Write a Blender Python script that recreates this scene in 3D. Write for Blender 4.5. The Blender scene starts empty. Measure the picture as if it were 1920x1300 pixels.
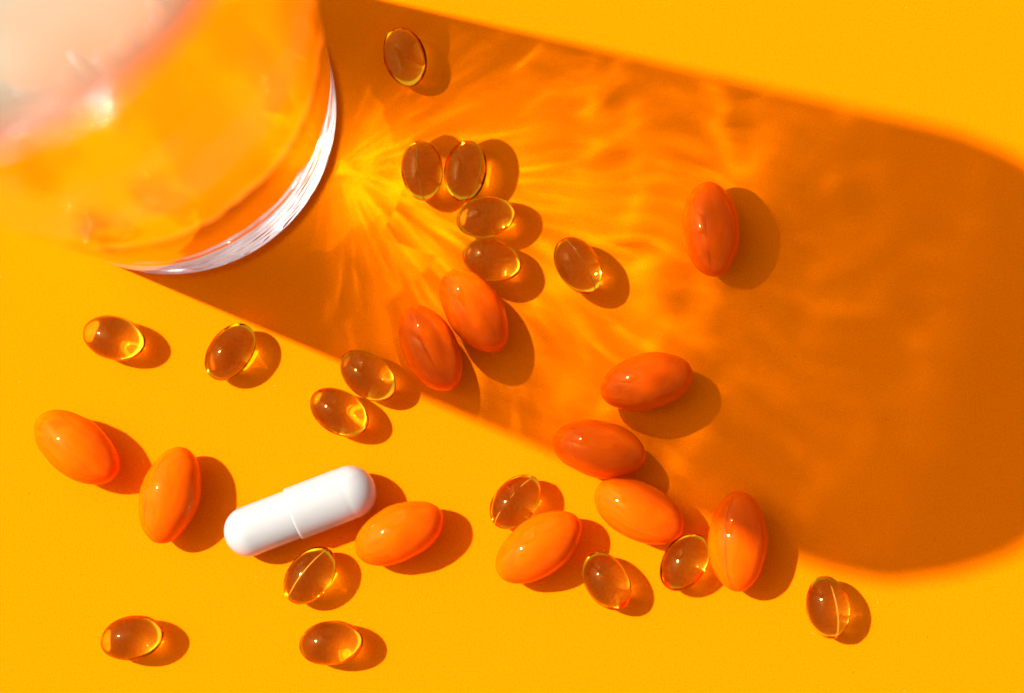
import bpy, bmesh, math, random
from mathutils import Vector, Matrix, noise

scene = bpy.context.scene
scene.unit_settings.system = 'METRIC'
scene.unit_settings.scale_length = 0.01          # one unit = one centimetre
C = scene.collection
PX = 0.0085                                      # centimetres on the paper per photo pixel (1920 x 1300)

# ---------------------------------------------------------------- camera
cam_d = bpy.data.cameras.new("camera")
cam = bpy.data.objects.new("camera", cam_d)
C.objects.link(cam)
scene.camera = cam
CAM = Vector((190 * PX, -490 * PX, 4300 * PX))
fw = (-CAM).normalized()
xa = (Vector((1, 0, 0)) - fw * fw.x).normalized()
ya = (-fw).cross(xa)
ROT = Matrix((xa, ya, -fw)).transposed()
cam.matrix_world = Matrix.Translation(CAM) @ ROT.to_4x4()
F_PX = CAM.length / PX
cam_d.sensor_width = 36.0
cam_d.lens = 36.0 * F_PX / 1920.0
cam_d.clip_start = 0.5
cam_d.clip_end = 5000
cam_d.dof.use_dof = True
cam_d.dof.focus_distance = CAM.length - 0.35
cam_d.dof.aperture_fstop = cam_d.lens * 1e-3 / (115 * PX)

# ---------------------------------------------------------------- light
SUN_EL, SUN_AZ = math.radians(50), math.radians(18.3)   # elevation; shadows fall to the right and 18 degrees down
ldir = Vector((math.cos(SUN_AZ) * math.cos(SUN_EL), -math.sin(SUN_AZ) * math.cos(SUN_EL), -math.sin(SUN_EL)))
sun_d = bpy.data.lights.new("sun", 'SUN')
sun_d.energy = 5.0
sun_d.angle = math.radians(1.3)
sun_d.color = (1.0, 0.95, 0.88)
sun_d.cycles.is_caustics_light = True
sun = bpy.data.objects.new("sun", sun_d)
C.objects.link(sun)
sun.rotation_euler = ldir.to_track_quat('-Z', 'Y').to_euler()
sun.location = -ldir * 60

world = bpy.data.worlds.new("World")
scene.world = world
world.use_nodes = True
nt = world.node_tree
for n in list(nt.nodes):
    nt.nodes.remove(n)
wo = nt.nodes.new('ShaderNodeOutputWorld')
bg = nt.nodes.new('ShaderNodeBackground')
sky = nt.nodes.new('ShaderNodeTexSky')
sky.sky_type = 'NISHITA'
sky.sun_disc = False
sky.sun_elevation = SUN_EL
to_sun = -ldir
sky.sun_rotation = math.atan2(to_sun.x, to_sun.y)
sky.dust_density = 4.0
hs = nt.nodes.new('ShaderNodeHueSaturation')
hs.inputs['Saturation'].default_value = 0.2
nt.links.new(sky.outputs[0], hs.inputs['Color'])
nt.links.new(hs.outputs[0], bg.inputs['Color'])
bg.inputs['Strength'].default_value = 0.067
nt.links.new(bg.outputs[0], wo.inputs[0])

vs = scene.view_settings
vs.view_transform = 'Standard'
vs.look = 'None'
vs.gamma = 1.0
vs.exposure = 1.06

cy = scene.cycles
cy.max_bounces = 16
cy.transmission_bounces = 16
cy.transparent_max_bounces = 16
cy.glossy_bounces = 8
cy.caustics_refractive = True
cy.caustics_reflective = True
cy.blur_glossy = 0.3
cy.sample_clamp_indirect = 0.0
cy.use_denoising = True

# ---------------------------------------------------------------- helpers
def ground(px, py, z=0.0):
    """the point at height z (cm) that the photo shows at pixel px, py"""
    d = ROT @ Vector(((px - 960), -(py - 650), -F_PX))
    t = (z - CAM.z) / d.z
    return CAM + d * t

def tag(o, label=None, cat=None, group=None, kind=None):
    if label: o['label'] = label
    if cat: o['category'] = cat
    if group: o['group'] = group
    if kind: o['kind'] = kind

def link(name, me, mat=None, parent=None):
    o = bpy.data.objects.new(name, me)
    C.objects.link(o)
    if mat and not me.materials:
        me.materials.append(mat)
    if parent: o.parent = parent
    return o

def material(name):
    m = bpy.data.materials.new(name)
    m.use_nodes = True
    t = m.node_tree
    for n in list(t.nodes):
        t.nodes.remove(n)
    out = t.nodes.new('ShaderNodeOutputMaterial')
    return m, t, out

def node(t, kind, **kw):
    n = t.nodes.new(kind)
    for k, v in kw.items():
        n.inputs[k.replace('_', ' ')].default_value = v
    return n

# ---------------------------------------------------------------- materials
def mat_paper():
    m, t, out = material("orange_paper")
    p = node(t, 'ShaderNodeBsdfPrincipled', Roughness=0.75)
    p.inputs['Specular IOR Level'].default_value = 0.0
    tc = t.nodes.new('ShaderNodeTexCoord')
    n1 = node(t, 'ShaderNodeTexNoise', Scale=34.0, Detail=5.0, Roughness=0.65)
    n3 = node(t, 'ShaderNodeTexNoise', Scale=15.0, Detail=1.0)
    n4 = node(t, 'ShaderNodeTexNoise', Scale=17.0, Detail=1.0)
    for n in (n1, n3, n4):
        t.links.new(tc.outputs['Object'], n.inputs['Vector'])
    r1 = t.nodes.new('ShaderNodeValToRGB')
    r1.color_ramp.elements[0].position = 0.34
    r1.color_ramp.elements[0].color = (0.75, 0.130, 0.0003, 1)
    r1.color_ramp.elements[1].position = 0.66
    r1.color_ramp.elements[1].color = (0.86, 0.170, 0.0003, 1)
    t.links.new(n1.outputs['Fac'], r1.inputs['Fac'])
    # sparse dark and pale specks
    def speck(n, lo, hi):
        r = t.nodes.new('ShaderNodeValToRGB')
        r.color_ramp.elements[0].position = lo
        r.color_ramp.elements[0].color = (0, 0, 0, 1)
        r.color_ramp.elements[1].position = hi
        r.color_ramp.elements[1].color = (1, 1, 1, 1)
        t.links.new(n.outputs['Fac'], r.inputs['Fac'])
        return r
    s1, s2 = speck(n3, 0.79, 0.815), speck(n4, 0.815, 0.84)
    mx1 = t.nodes.new('ShaderNodeMixRGB'); mx1.inputs[2].default_value = (0.42, 0.075, 0.0, 1)
    mx2 = t.nodes.new('ShaderNodeMixRGB'); mx2.inputs[2].default_value = (0.85, 0.30, 0.08, 1)
    t.links.new(s1.outputs[0], mx1.inputs[0]); t.links.new(r1.outputs[0], mx1.inputs[1])
    t.links.new(s2.outputs[0], mx2.inputs[0]); t.links.new(mx1.outputs[0], mx2.inputs[1])
    t.links.new(mx2.outputs[0], p.inputs['Base Color'])
    b = node(t, 'ShaderNodeBump', Strength=0.45, Distance=0.02)
    t.links.new(n1.outputs['Fac'], b.inputs['Height'])
    t.links.new(b.outputs[0], p.inputs['Normal'])
    t.links.new(p.outputs[0], out.inputs[0])
    return m

def mat_glass(name, col, ior, rough=0.02):
    m, t, out = material(name)
    g = node(t, 'ShaderNodeBsdfGlass', Roughness=rough, IOR=ior)
    g.inputs['Color'].default_value = (*col, 1)
    t.links.new(g.outputs[0], out.inputs[0])
    return m

def mat_gel(name, col, ior, gloss, fres):
    m, t, out = material(name)
    rf = node(t, 'ShaderNodeBsdfRefraction', Roughness=0.0, IOR=ior)
    rf.inputs['Color'].default_value = (*col, 1)
    gl = node(t, 'ShaderNodeBsdfGlossy', Roughness=gloss)
    gl.distribution = 'BECKMANN'
    gl.inputs['Color'].default_value = (1, 0.62, 0.14, 1)
    fr = node(t, 'ShaderNodeFresnel', IOR=fres)
    mx = t.nodes.new('ShaderNodeMixShader')
    t.links.new(fr.outputs[0], mx.inputs[0])
    t.links.new(rf.outputs[0], mx.inputs[1])
    t.links.new(gl.outputs[0], mx.inputs[2])
    t.links.new(mx.outputs[0], out.inputs[0])
    return m

def mat_gel_seam(name, col, rough=0.25):
    m, t, out = material(name)
    p = node(t, 'ShaderNodeBsdfPrincipled', Roughness=rough)
    p.inputs['Specular IOR Level'].default_value = 0.1
    p.inputs['Base Color'].default_value = (*col, 1)
    t.links.new(p.outputs[0], out.inputs[0])
    return m

def mat_orange():
    m, t, out = material("orange_gelatin")
    p = node(t, 'ShaderNodeBsdfPrincipled', Roughness=0.32)
    tc = t.nodes.new('ShaderNodeTexCoord')
    oi = t.nodes.new('ShaderNodeObjectInfo')
    mp = t.nodes.new('ShaderNodeMapping')
    mp.inputs['Scale'].default_value = (0.7, 2.2, 2.2)
    cmb = t.nodes.new('ShaderNodeCombineXYZ')
    mul = t.nodes.new('ShaderNodeMath'); mul.operation = 'MULTIPLY'; mul.inputs[1].default_value = 37.0
    t.links.new(oi.outputs['Random'], mul.inputs[0])
    for k in range(3):
        t.links.new(mul.outputs[0], cmb.inputs[k])
    t.links.new(tc.outputs['Object'], mp.inputs['Vector'])
    t.links.new(cmb.outputs[0], mp.inputs['Location'])
    n = node(t, 'ShaderNodeTexNoise', Scale=2.0, Detail=2.0, Distortion=1.5)
    t.links.new(mp.outputs[0], n.inputs['Vector'])
    r = t.nodes.new('ShaderNodeValToRGB')
    r.color_ramp.elements[0].position = 0.35
    r.color_ramp.elements[0].color = (0.68, 0.070, 0.0, 1)
    r.color_ramp.elements[1].position = 0.65
    r.color_ramp.elements[1].color = (0.72, 0.086, 0.0, 1)
    t.links.new(n.outputs['Fac'], r.inputs['Fac'])
    t.links.new(r.outputs[0], p.inputs['Base Color'])
    p.inputs['Specular IOR Level'].default_value = 0.0
    p.inputs['Subsurface Weight'].default_value = 0.6
    p.inputs['Subsurface Radius'].default_value = (0.8, 0.7, 0.3)
    p.inputs['Subsurface Scale'].default_value = 0.22
    gl = node(t, 'ShaderNodeBsdfGlossy', Roughness=0.08)
    gl.distribution = 'BECKMANN'
    gl.inputs['Color'].default_value = (1, 0.70, 0.18, 1)
    fr = node(t, 'ShaderNodeFresnel', IOR=1.36)
    mx = t.nodes.new('ShaderNodeMixShader')
    t.links.new(fr.outputs[0], mx.inputs[0])
    t.links.new(p.outputs[0], mx.inputs[1])
    t.links.new(gl.outputs[0], mx.inputs[2])
    t.links.new(mx.outputs[0], out.inputs[0])
    return m

def mat_white():
    m, t, out = material("white_shell")
    p = node(t, 'ShaderNodeBsdfPrincipled', Roughness=0.22)
    p.inputs['Base Color'].default_value = (0.35, 0.336, 0.322, 1)
    p.inputs['Subsurface Weight'].default_value = 0.7
    p.inputs['Subsurface Radius'].default_value = (1, 0.9, 0.8)
    p.inputs['Subsurface Scale'].default_value = 0.25
    t.links.new(p.outputs[0], out.inputs[0])
    return m

PAPER = mat_paper()
GEL = mat_gel("golden_gelatin", (1.0, 0.955, 0.32), 1.35, 0.09, 1.40)
SEAM = mat_gel_seam("golden_seam", (0.58, 0.23, 0.01))
ORANGE = mat_orange()
OSEAM = mat_gel_seam("orange_seam", (0.75, 0.07, 0.002))
WHITE = mat_white()

# ---------------------------------------------------------------- paper
bm = bmesh.new()
bmesh.ops.create_grid(bm, x_segments=8, y_segments=8, size=150)
me = bpy.data.meshes.new("paper"); bm.to_mesh(me); bm.free()
paper = link("paper_surface", me, PAPER)
tag(paper, kind='structure')
paper.cycles.is_caustics_receiver = True

# ---------------------------------------------------------------- drinking glass, full of water
G_C = ground(330, 217)
G_H = 1725 * PX
G_R0, G_R1 = 309 * PX, 432 * PX
def lerp(a, b, t): return a + (b - a) * t
def smooth(a, b, x):
    t = max(0.0, min(1.0, (x - a) / (b - a)))
    return t * t * (3 - 2 * t)
SINK, HEEL, SHOULDER = -0.02, 0.14, 0.22
AX = -SUN_AZ
def r_out(z):
    r = G_R0 + (G_R1 - G_R0) * (z / G_H)
    return r
def relief(th, z):
    """uneven pressed wall, cm"""
    c, s = math.cos(th), math.sin(th)
    k = smooth(0.8, 6.0, z)
    far = 0.3 + 0.7 * smooth(-0.15, 0.35, math.cos(th - AX))
    d = RA * noise.noise(Vector((c * 4.2 + 20, s * 4.2, z * 0.16)))
    d += RB * noise.noise(Vector((c * 8.0 + 9, s * 8.0, z * 0.8)))
    d += RB * 0.6 * noise.noise(Vector((c * 15 + 9, s * 15, z * 1.1 + 5)))
    d += 0.007 * smooth(7.5, 9.5, z) * noise.noise(Vector((c * 13 + 9, s * 13, z * 1.2)))
    return d * k * far
RA, RB = 0.05, 0.016

def revolve(name, P, S=288):
    """surface of revolution through P: (r, z, rough) from the bottom centre upwards"""
    verts, faces, rows = [], [], []
    for (r, z, side) in P:
        if r < 1e-5:
            rows.append([len(verts)]); verts.append((0, 0, bottom(0, 0) if side == 3 else z)); continue
        row = []
        for k in range(S):
            th = 2 * math.pi * k / S
            rr = r + (relief(th, z) * side if side < 2 else 0.0)
            zz = bottom(rr * math.cos(th), rr * math.sin(th)) if side == 3 else z
            row.append(len(verts)); verts.append((rr * math.cos(th), rr * math.sin(th), zz))
        rows.append(row)
    for a, b in zip(rows, rows[1:]):
        for k in range(S):
            k2 = (k + 1) % S
            if len(a) == 1: faces.append((a[0], b[k2], b[k]))
            elif len(b) == 1: faces.append((a[k], a[k2], b[0]))
            else: faces.append((a[k], a[k2], b[k2], b[k]))
    m = bpy.data.meshes.new(name)
    m.from_pydata(verts, [], faces)
    m.shade_smooth()
    return m

FZ = 0.06
GAP_DIR = Vector((math.cos(math.radians(-46)), math.sin(math.radians(-46))))
def bottom(x, y):
    """underside of the base: in contact with the paper, hollowed along one side"""
    r = math.hypot(x, y)
    q = (Vector((x, y)) + GAP_DIR * GAP_W).length + 0.30 * noise.noise(Vector((x * 1.7, y * 1.7, 1.0))) + 0.22 * noise.noise(Vector((x * 4.5, y * 4.5, 4.0)))
    k = max(smooth(G_R0 - 0.04, G_R0 + 0.06, q), smooth(G_R0 - HEEL - 0.18, G_R0 - HEEL - 0.02, r))
    w = 0.016 * noise.noise(Vector((x * 3.4, y * 3.4, 8.0))) + 0.008 * noise.noise(Vector((x * 8.0, y * 8.0, 2.0)))
    return lerp(SINK, FZ, k) + k * w * (1 - smooth(G_R0 - HEEL - 0.12, G_R0 - HEEL, r))
GAP_W = 2.7
P = [(0, SINK, 3)]
for i in range(1, 81):
    P.append(((G_R0 - HEEL) * i / 80, SINK, 3))
for i in range(1, 9):
    a = math.pi / 2 * i / 8
    P.append((G_R0 - HEEL + HEEL * math.sin(a), FZ + HEEL * (1 - math.cos(a)), 0))
n = 130
zt = G_H - SHOULDER
for i in range(1, n + 1):
    z = lerp(HEEL + FZ, zt, i / n)
    P.append((r_out(z), z, 1))
for i in range(1, 15):                              # rounded brim
    a = math.pi / 2 * i / 14
    P.append((r_out(zt) - SHOULDER + SHOULDER * math.cos(a), zt + SHOULDER * math.sin(a), math.cos(a)))
rt = r_out(zt) - SHOULDER
for i in range(1, 41):                              # water surface, level with the brim and slightly dished
    q = i / 40
    P.append((rt * (1 - q), G_H - 0.10 * smooth(0, 0.5, q), 0))
GLASS = mat_glass("clear_glass", (0.99, 0.99, 0.99), 1.35, 0.02)
glass = link("drinking_glass", revolve("drinking_glass", P), GLASS)
def mat_painted_haze():
    """still water with a milky haze painted on as pale diffuse colour"""
    m, t, out = material("water_painted_haze")
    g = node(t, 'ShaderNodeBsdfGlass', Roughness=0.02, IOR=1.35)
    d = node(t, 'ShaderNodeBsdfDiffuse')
    d.inputs['Color'].default_value = (0.27, 0.245, 0.17, 1)  # pale colour painted in for the hazy light over the water
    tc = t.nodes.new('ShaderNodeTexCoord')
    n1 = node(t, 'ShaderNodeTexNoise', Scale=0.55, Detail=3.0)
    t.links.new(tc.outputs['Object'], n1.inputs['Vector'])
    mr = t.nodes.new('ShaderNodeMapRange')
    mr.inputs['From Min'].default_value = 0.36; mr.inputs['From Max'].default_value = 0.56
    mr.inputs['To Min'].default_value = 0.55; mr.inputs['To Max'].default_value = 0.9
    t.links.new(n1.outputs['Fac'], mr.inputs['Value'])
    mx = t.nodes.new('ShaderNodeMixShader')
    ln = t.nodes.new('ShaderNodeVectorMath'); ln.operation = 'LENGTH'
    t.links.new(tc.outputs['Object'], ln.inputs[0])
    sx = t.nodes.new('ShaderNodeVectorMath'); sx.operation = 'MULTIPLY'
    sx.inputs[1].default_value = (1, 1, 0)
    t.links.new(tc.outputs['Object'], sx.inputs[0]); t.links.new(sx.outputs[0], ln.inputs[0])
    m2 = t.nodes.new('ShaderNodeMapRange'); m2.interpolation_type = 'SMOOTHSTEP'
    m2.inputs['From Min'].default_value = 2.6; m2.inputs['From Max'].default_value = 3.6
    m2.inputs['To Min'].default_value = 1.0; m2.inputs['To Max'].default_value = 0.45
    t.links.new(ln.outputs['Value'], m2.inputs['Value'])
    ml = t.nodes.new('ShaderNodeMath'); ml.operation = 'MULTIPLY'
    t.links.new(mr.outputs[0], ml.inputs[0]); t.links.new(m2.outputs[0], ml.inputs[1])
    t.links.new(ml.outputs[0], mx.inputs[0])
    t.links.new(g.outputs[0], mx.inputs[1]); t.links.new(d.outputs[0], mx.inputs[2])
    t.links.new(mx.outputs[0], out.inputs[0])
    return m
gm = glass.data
gm.materials.append(mat_painted_haze())
gm.materials.append(mat_glass("thick_glass", (0.99, 0.99, 0.99), 1.50, 0.02))
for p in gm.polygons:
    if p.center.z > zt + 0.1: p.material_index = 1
    elif p.center.z < 1.4 or (p.center.z < 2.5 and -130 < math.degrees(math.atan2(p.center.y, p.center.x)) < -36): p.material_index = 2
glass.location = (G_C.x, G_C.y, 0)
glass.cycles.is_caustics_caster = True
tag(glass, "tall clear drinking glass at the upper left, casting the long rippled shadow", "glass")

# ---------------------------------------------------------------- softgels
def gel_mesh(name, a, b, p, nl=56, nr=48):
    """body of revolution round x, half length a, half width b"""
    verts, faces, rows = [], [], []
    for i in range(nl + 1):
        t = math.pi * i / nl
        x = -math.cos(t)
        r = (1 - abs(x) ** p) ** (1 / 2.0) if abs(x) < 1 else 0.0
        if i in (0, nl):
            rows.append([len(verts)]); verts.append((a * x, 0, 0)); continue
        row = []
        for k in range(nr):
            th = 2 * math.pi * k / nr
            row.append(len(verts)); verts.append((a * x, b * r * math.cos(th), b * r * math.sin(th)))
        rows.append(row)
    for A, B in zip(rows, rows[1:]):
        for k in range(nr):
            k2 = (k + 1) % nr
            if len(A) == 1: faces.append((A[0], B[k2], B[k]))
            elif len(B) == 1: faces.append((A[k], A[k2], B[0]))
            else: faces.append((A[k], A[k2], B[k2], B[k]))
    m = bpy.data.meshes.new(name)
    m.from_pydata(verts, [], faces)
    bb = bmesh.new(); bb.from_mesh(m)
    bmesh.ops.recalc_face_normals(bb, faces=bb.faces)
    bb.to_mesh(m); bb.free()
    m.shade_smooth()
    return m

def varied(me, name, seed, amp, a, b):
    m = me.copy(); m.name = name
    off = Vector((seed * 7.3, seed * 3.1, seed * 5.7))
    for v in m.vertices:
        c = v.co
        nn = Vector((c.x / a / a, c.y / b / b, c.z / b / b)).normalized()
        v.co = c + nn * (amp * noise.noise(c * 2.2 + off) + amp * 0.35 * noise.noise(c * 5.0 + off))
    return m

def seam_mesh(name, a, b, p, w, h, n=72):
    """thin raised ridge where the two gelatin halves meet, along the upper side in the xz plane"""
    verts, faces = [], []
    pts = []
    for i in range(n):
        t = math.pi * i / (n - 1)
        x = math.cos(t)
        r = math.sqrt(max(0.0, 1 - abs(x) ** p))
        pts.append(Vector((a * x, 0, b * r)))
    for i in range(n):
        d = (pts[min(i + 1, n - 1)] - pts[max(i - 1, 0)]).normalized()
        nrm = Vector((d.z, 0, -d.x))
        if nrm.dot(pts[i]) < 0: nrm = -nrm
        for (y, q) in ((-w, -0.004), (-w * 0.5, h * 0.8), (0, h), (w * 0.5, h * 0.8), (w, -0.004)):
            verts.append(pts[i] + nrm * q + Vector((0, y, 0)))
    for i in range(n - 1):
        j = i + 1
        for k in range(4):
            faces.append((i * 5 + k, j * 5 + k, j * 5 + k + 1, i * 5 + k + 1))
    m = bpy.data.meshes.new(name)
    m.from_pydata(verts, [], faces)
    m.shade_smooth()
    return m

GA, GB = 59 * PX, 40.5 * PX
OA, OB = 89 * PX, 53.5 * PX
gel_me = gel_mesh("golden_softgel", GA, GB, 2.0)
gel_seam_me = seam_mesh("golden_seam", GA, GB, 2.0, 0.009, 0.005)
or_me = gel_mesh("orange_softgel", OA, OB, 1.9)
or_seam_me = seam_mesh("orange_seam", OA, OB, 1.9, 0.012, 0.003)

def place(o, px, py, ang, roll, half, z0=0.0, scale=1.0):
    z = z0 + half * scale
    p = ground(px, py, z)
    o.location = p
    o.rotation_euler = (math.radians(roll), 0, math.radians(ang))
    o.rotation_mode = 'XYZ'
    o.scale = (scale, scale, scale)

GG = "golden clear softgels scattered on the paper"
# px, py, angle, roll of the seam away from the top, scale, label
GOLD = [
    (759, 107, -73, 80, 0.98, "dark olive clear softgel alone in the deep shadow beside the top of the glass"),
    (791, 320, -84, 8, 0.97, "left one of two upright clear softgels side by side in the fan of light"),
    (873, 321, 82, 48, 0.98, "right one of two upright clear softgels side by side in the fan of light"),
    (911, 407, 12, 75, 0.95, "clear softgel lying crosswise just below the side-by-side upright pair"),
    (922, 488, -17, -70, 0.96, "clear softgel lying crosswise directly above the touching pair of orange softgels"),
    (1084, 498, -58, -14, 0.98, "clear softgel with a seam, alone in rippled light right of the clear cluster"),
    (214, 634, -13, 78, 1.01, "clear golden softgel with a bright yellow end, on lit paper just below the glass"),
    (432, 660, 54, 85, 1.0, "tilted clear softgel alone on lit paper, left of the clear pair at the shadow edge"),
    (690, 705, -40, 70, 1.0, "upper of two clear softgels lying close together at the lower shadow edge"),
    (636, 773, -30, -80, 1.0, "lower of two clear softgels lying close together at the lower shadow edge"),
    (967, 941, 50, -14, 0.98, "brownish clear softgel with a seam, at the upper left end of an orange softgel"),
    (581, 1079, 52, -12, 1.0, "clear softgel with a bright diagonal seam just below the white capsule"),
    (1138, 1090, -57, 82, 0.98, "clear softgel touching nothing, just left of the clear one wedged between orange softgels"),
    (1284, 1054, 56, 76, 0.98, "clear softgel wedged between two orange softgels at the lower right"),
    (1553, 1139, -80, -18, 0.97, "clear softgel furthest right, alone below the rounded end of the glass shadow"),
    (248, 1196, 13, 74, 1.0, "clear softgel nearest the bottom left corner of the paper"),
    (621, 1206, 7, 78, 1.0, "clear softgel at the bottom, below the seamed one under the white capsule"),
]
def make_gold(seam, i):
    o = link("golden_softgel", varied(gel_me, "golden_softgel", i + 1, 0.012, GA, GB), GEL)
    o.cycles.is_caustics_caster = True
    if seam:
        s = link("seam", gel_seam_me, SEAM, o)
    return o
for i, (px, py, ang, roll, sc, lab) in enumerate(GOLD):
    o = make_gold(abs(roll) < 60, i)
    place(o, px, py, ang, roll, GB, 0.004, sc)
    tag(o, lab, "capsule", GG)

OG = "orange softgels scattered on the paper"
ORG = [
    (1333, 430, -86, 14, 1.0, "orange softgel furthest up the paper, upright and alone beside the darkest shadow"),
    (889, 582, -57, 80, 0.99, "upper right one of two touching orange softgels in the rippled light"),
    (807, 653, -63, 10, 0.97, "lower left one of two touching orange softgels, a seam along its top"),
    (1213, 716, 13, 70, 0.98, "orange softgel alone inside the glass shadow, lying crosswise above the dark reddish one"),
    (1123, 842, -11, -60, 0.98, "dark reddish orange softgel lying on the lower shadow edge, touching a brighter one below"),
    (1198, 959, -27, 75, 0.99, "bright orange softgel just below the dark reddish one on the lower shadow edge"),
    (1384, 1016, 88, -30, 1.02, "upright orange softgel half in shadow with a clear softgel against its left side"),
    (1010, 1026, 35, 75, 1.0, "orange softgel with a seamed clear softgel at its upper left end"),
    (748, 1000, 26, 80, 0.98, "orange softgel lying beside the right end of the white capsule"),
    (319, 929, 75, -40, 1.02, "upright orange softgel just left of the white capsule"),
    (144, 839, -36, 80, 1.03, "tilted orange softgel furthest left on the paper"),
]
for i, (px, py, ang, roll, sc, lab) in enumerate(ORG):
    o = link("orange_softgel", varied(or_me, "orange_softgel", i + 40, 0.018, OA, OB), ORANGE)
    o.cycles.is_caustics_receiver = True
    if abs(roll) < 60:
        s = link("seam", or_seam_me, OSEAM, o)
    place(o, px, py, ang, roll, OB, 0.004, sc)
    tag(o, lab, "capsule", OG)

# ---------------------------------------------------------------- white two-piece capsule
def shell(name, x0, x1, r, n=48, dome=+1, groove=None, lip=True):
    """open-ended capsule half along x: straight wall from x0, dome beyond x1"""
    prof = []
    if lip:
        prof += [(x0, r - 0.025), (x0, r - 0.006), (x0 + 0.006 * dome, r)]
    m = 26
    for i in range(1, m + 1):
        x = lerp(x0 + 0.006 * dome, x1, i / m)
        d = 0.0
        if groove is not None:
            d = 0.008 * math.exp(-((x - groove) / 0.022) ** 2)
        prof.append((x, r - d))
    for i in range(1, 17):
        a = math.pi / 2 * i / 16
        prof.append((x1 + dome * r * 0.98 * math.sin(a), r * math.cos(a)))
    verts, faces, rows = [], [], []
    for (x, rr) in prof:
        if rr < 1e-6:
            rows.append([len(verts)]); verts.append((x, 0, 0)); continue
        row = []
        for k in range(n):
            t = 2 * math.pi * k / n
            row.append(len(verts)); verts.append((x, rr * math.cos(t), rr * math.sin(t)))
        rows.append(row)
    for A, B in zip(rows, rows[1:]):
        for k in range(n):
            k2 = (k + 1) % n
            if len(B) == 1: faces.append((A[k], A[k2], B[0]))
            else: faces.append((A[k], A[k2], B[k2], B[k]))
    me = bpy.data.meshes.new(name)
    me.from_pydata(verts, [], faces)
    bb = bmesh.new(); bb.from_mesh(me)
    bmesh.ops.recalc_face_normals(bb, faces=bb.faces)
    bb.to_mesh(me); bb.free()
    me.shade_smooth()
    return me
W_R = 50 * PX
W_L = 150 * PX
w = bpy.data.objects.new("hard_capsule", None)
C.objects.link(w)
w.empty_display_size = 0.3
wp = ground(561, 960, W_R)
w.location = (wp.x, wp.y, W_R + 0.002)
w.rotation_euler = (0, 0, math.radians(21))
tag(w, "glossy white two-piece hard capsule lying between orange softgels", "capsule")
for _ in (0,): pass
cap = link("cap", shell("cap", -0.10, W_L - W_R, W_R, dome=+1, groove=W_L - W_R - 0.05), WHITE, w)
body = link("body", shell("body", 0.05, -(W_L - W_R), W_R - 0.028, dome=-1, lip=False), WHITE, w)
body.location = (0, 0, -0.028)
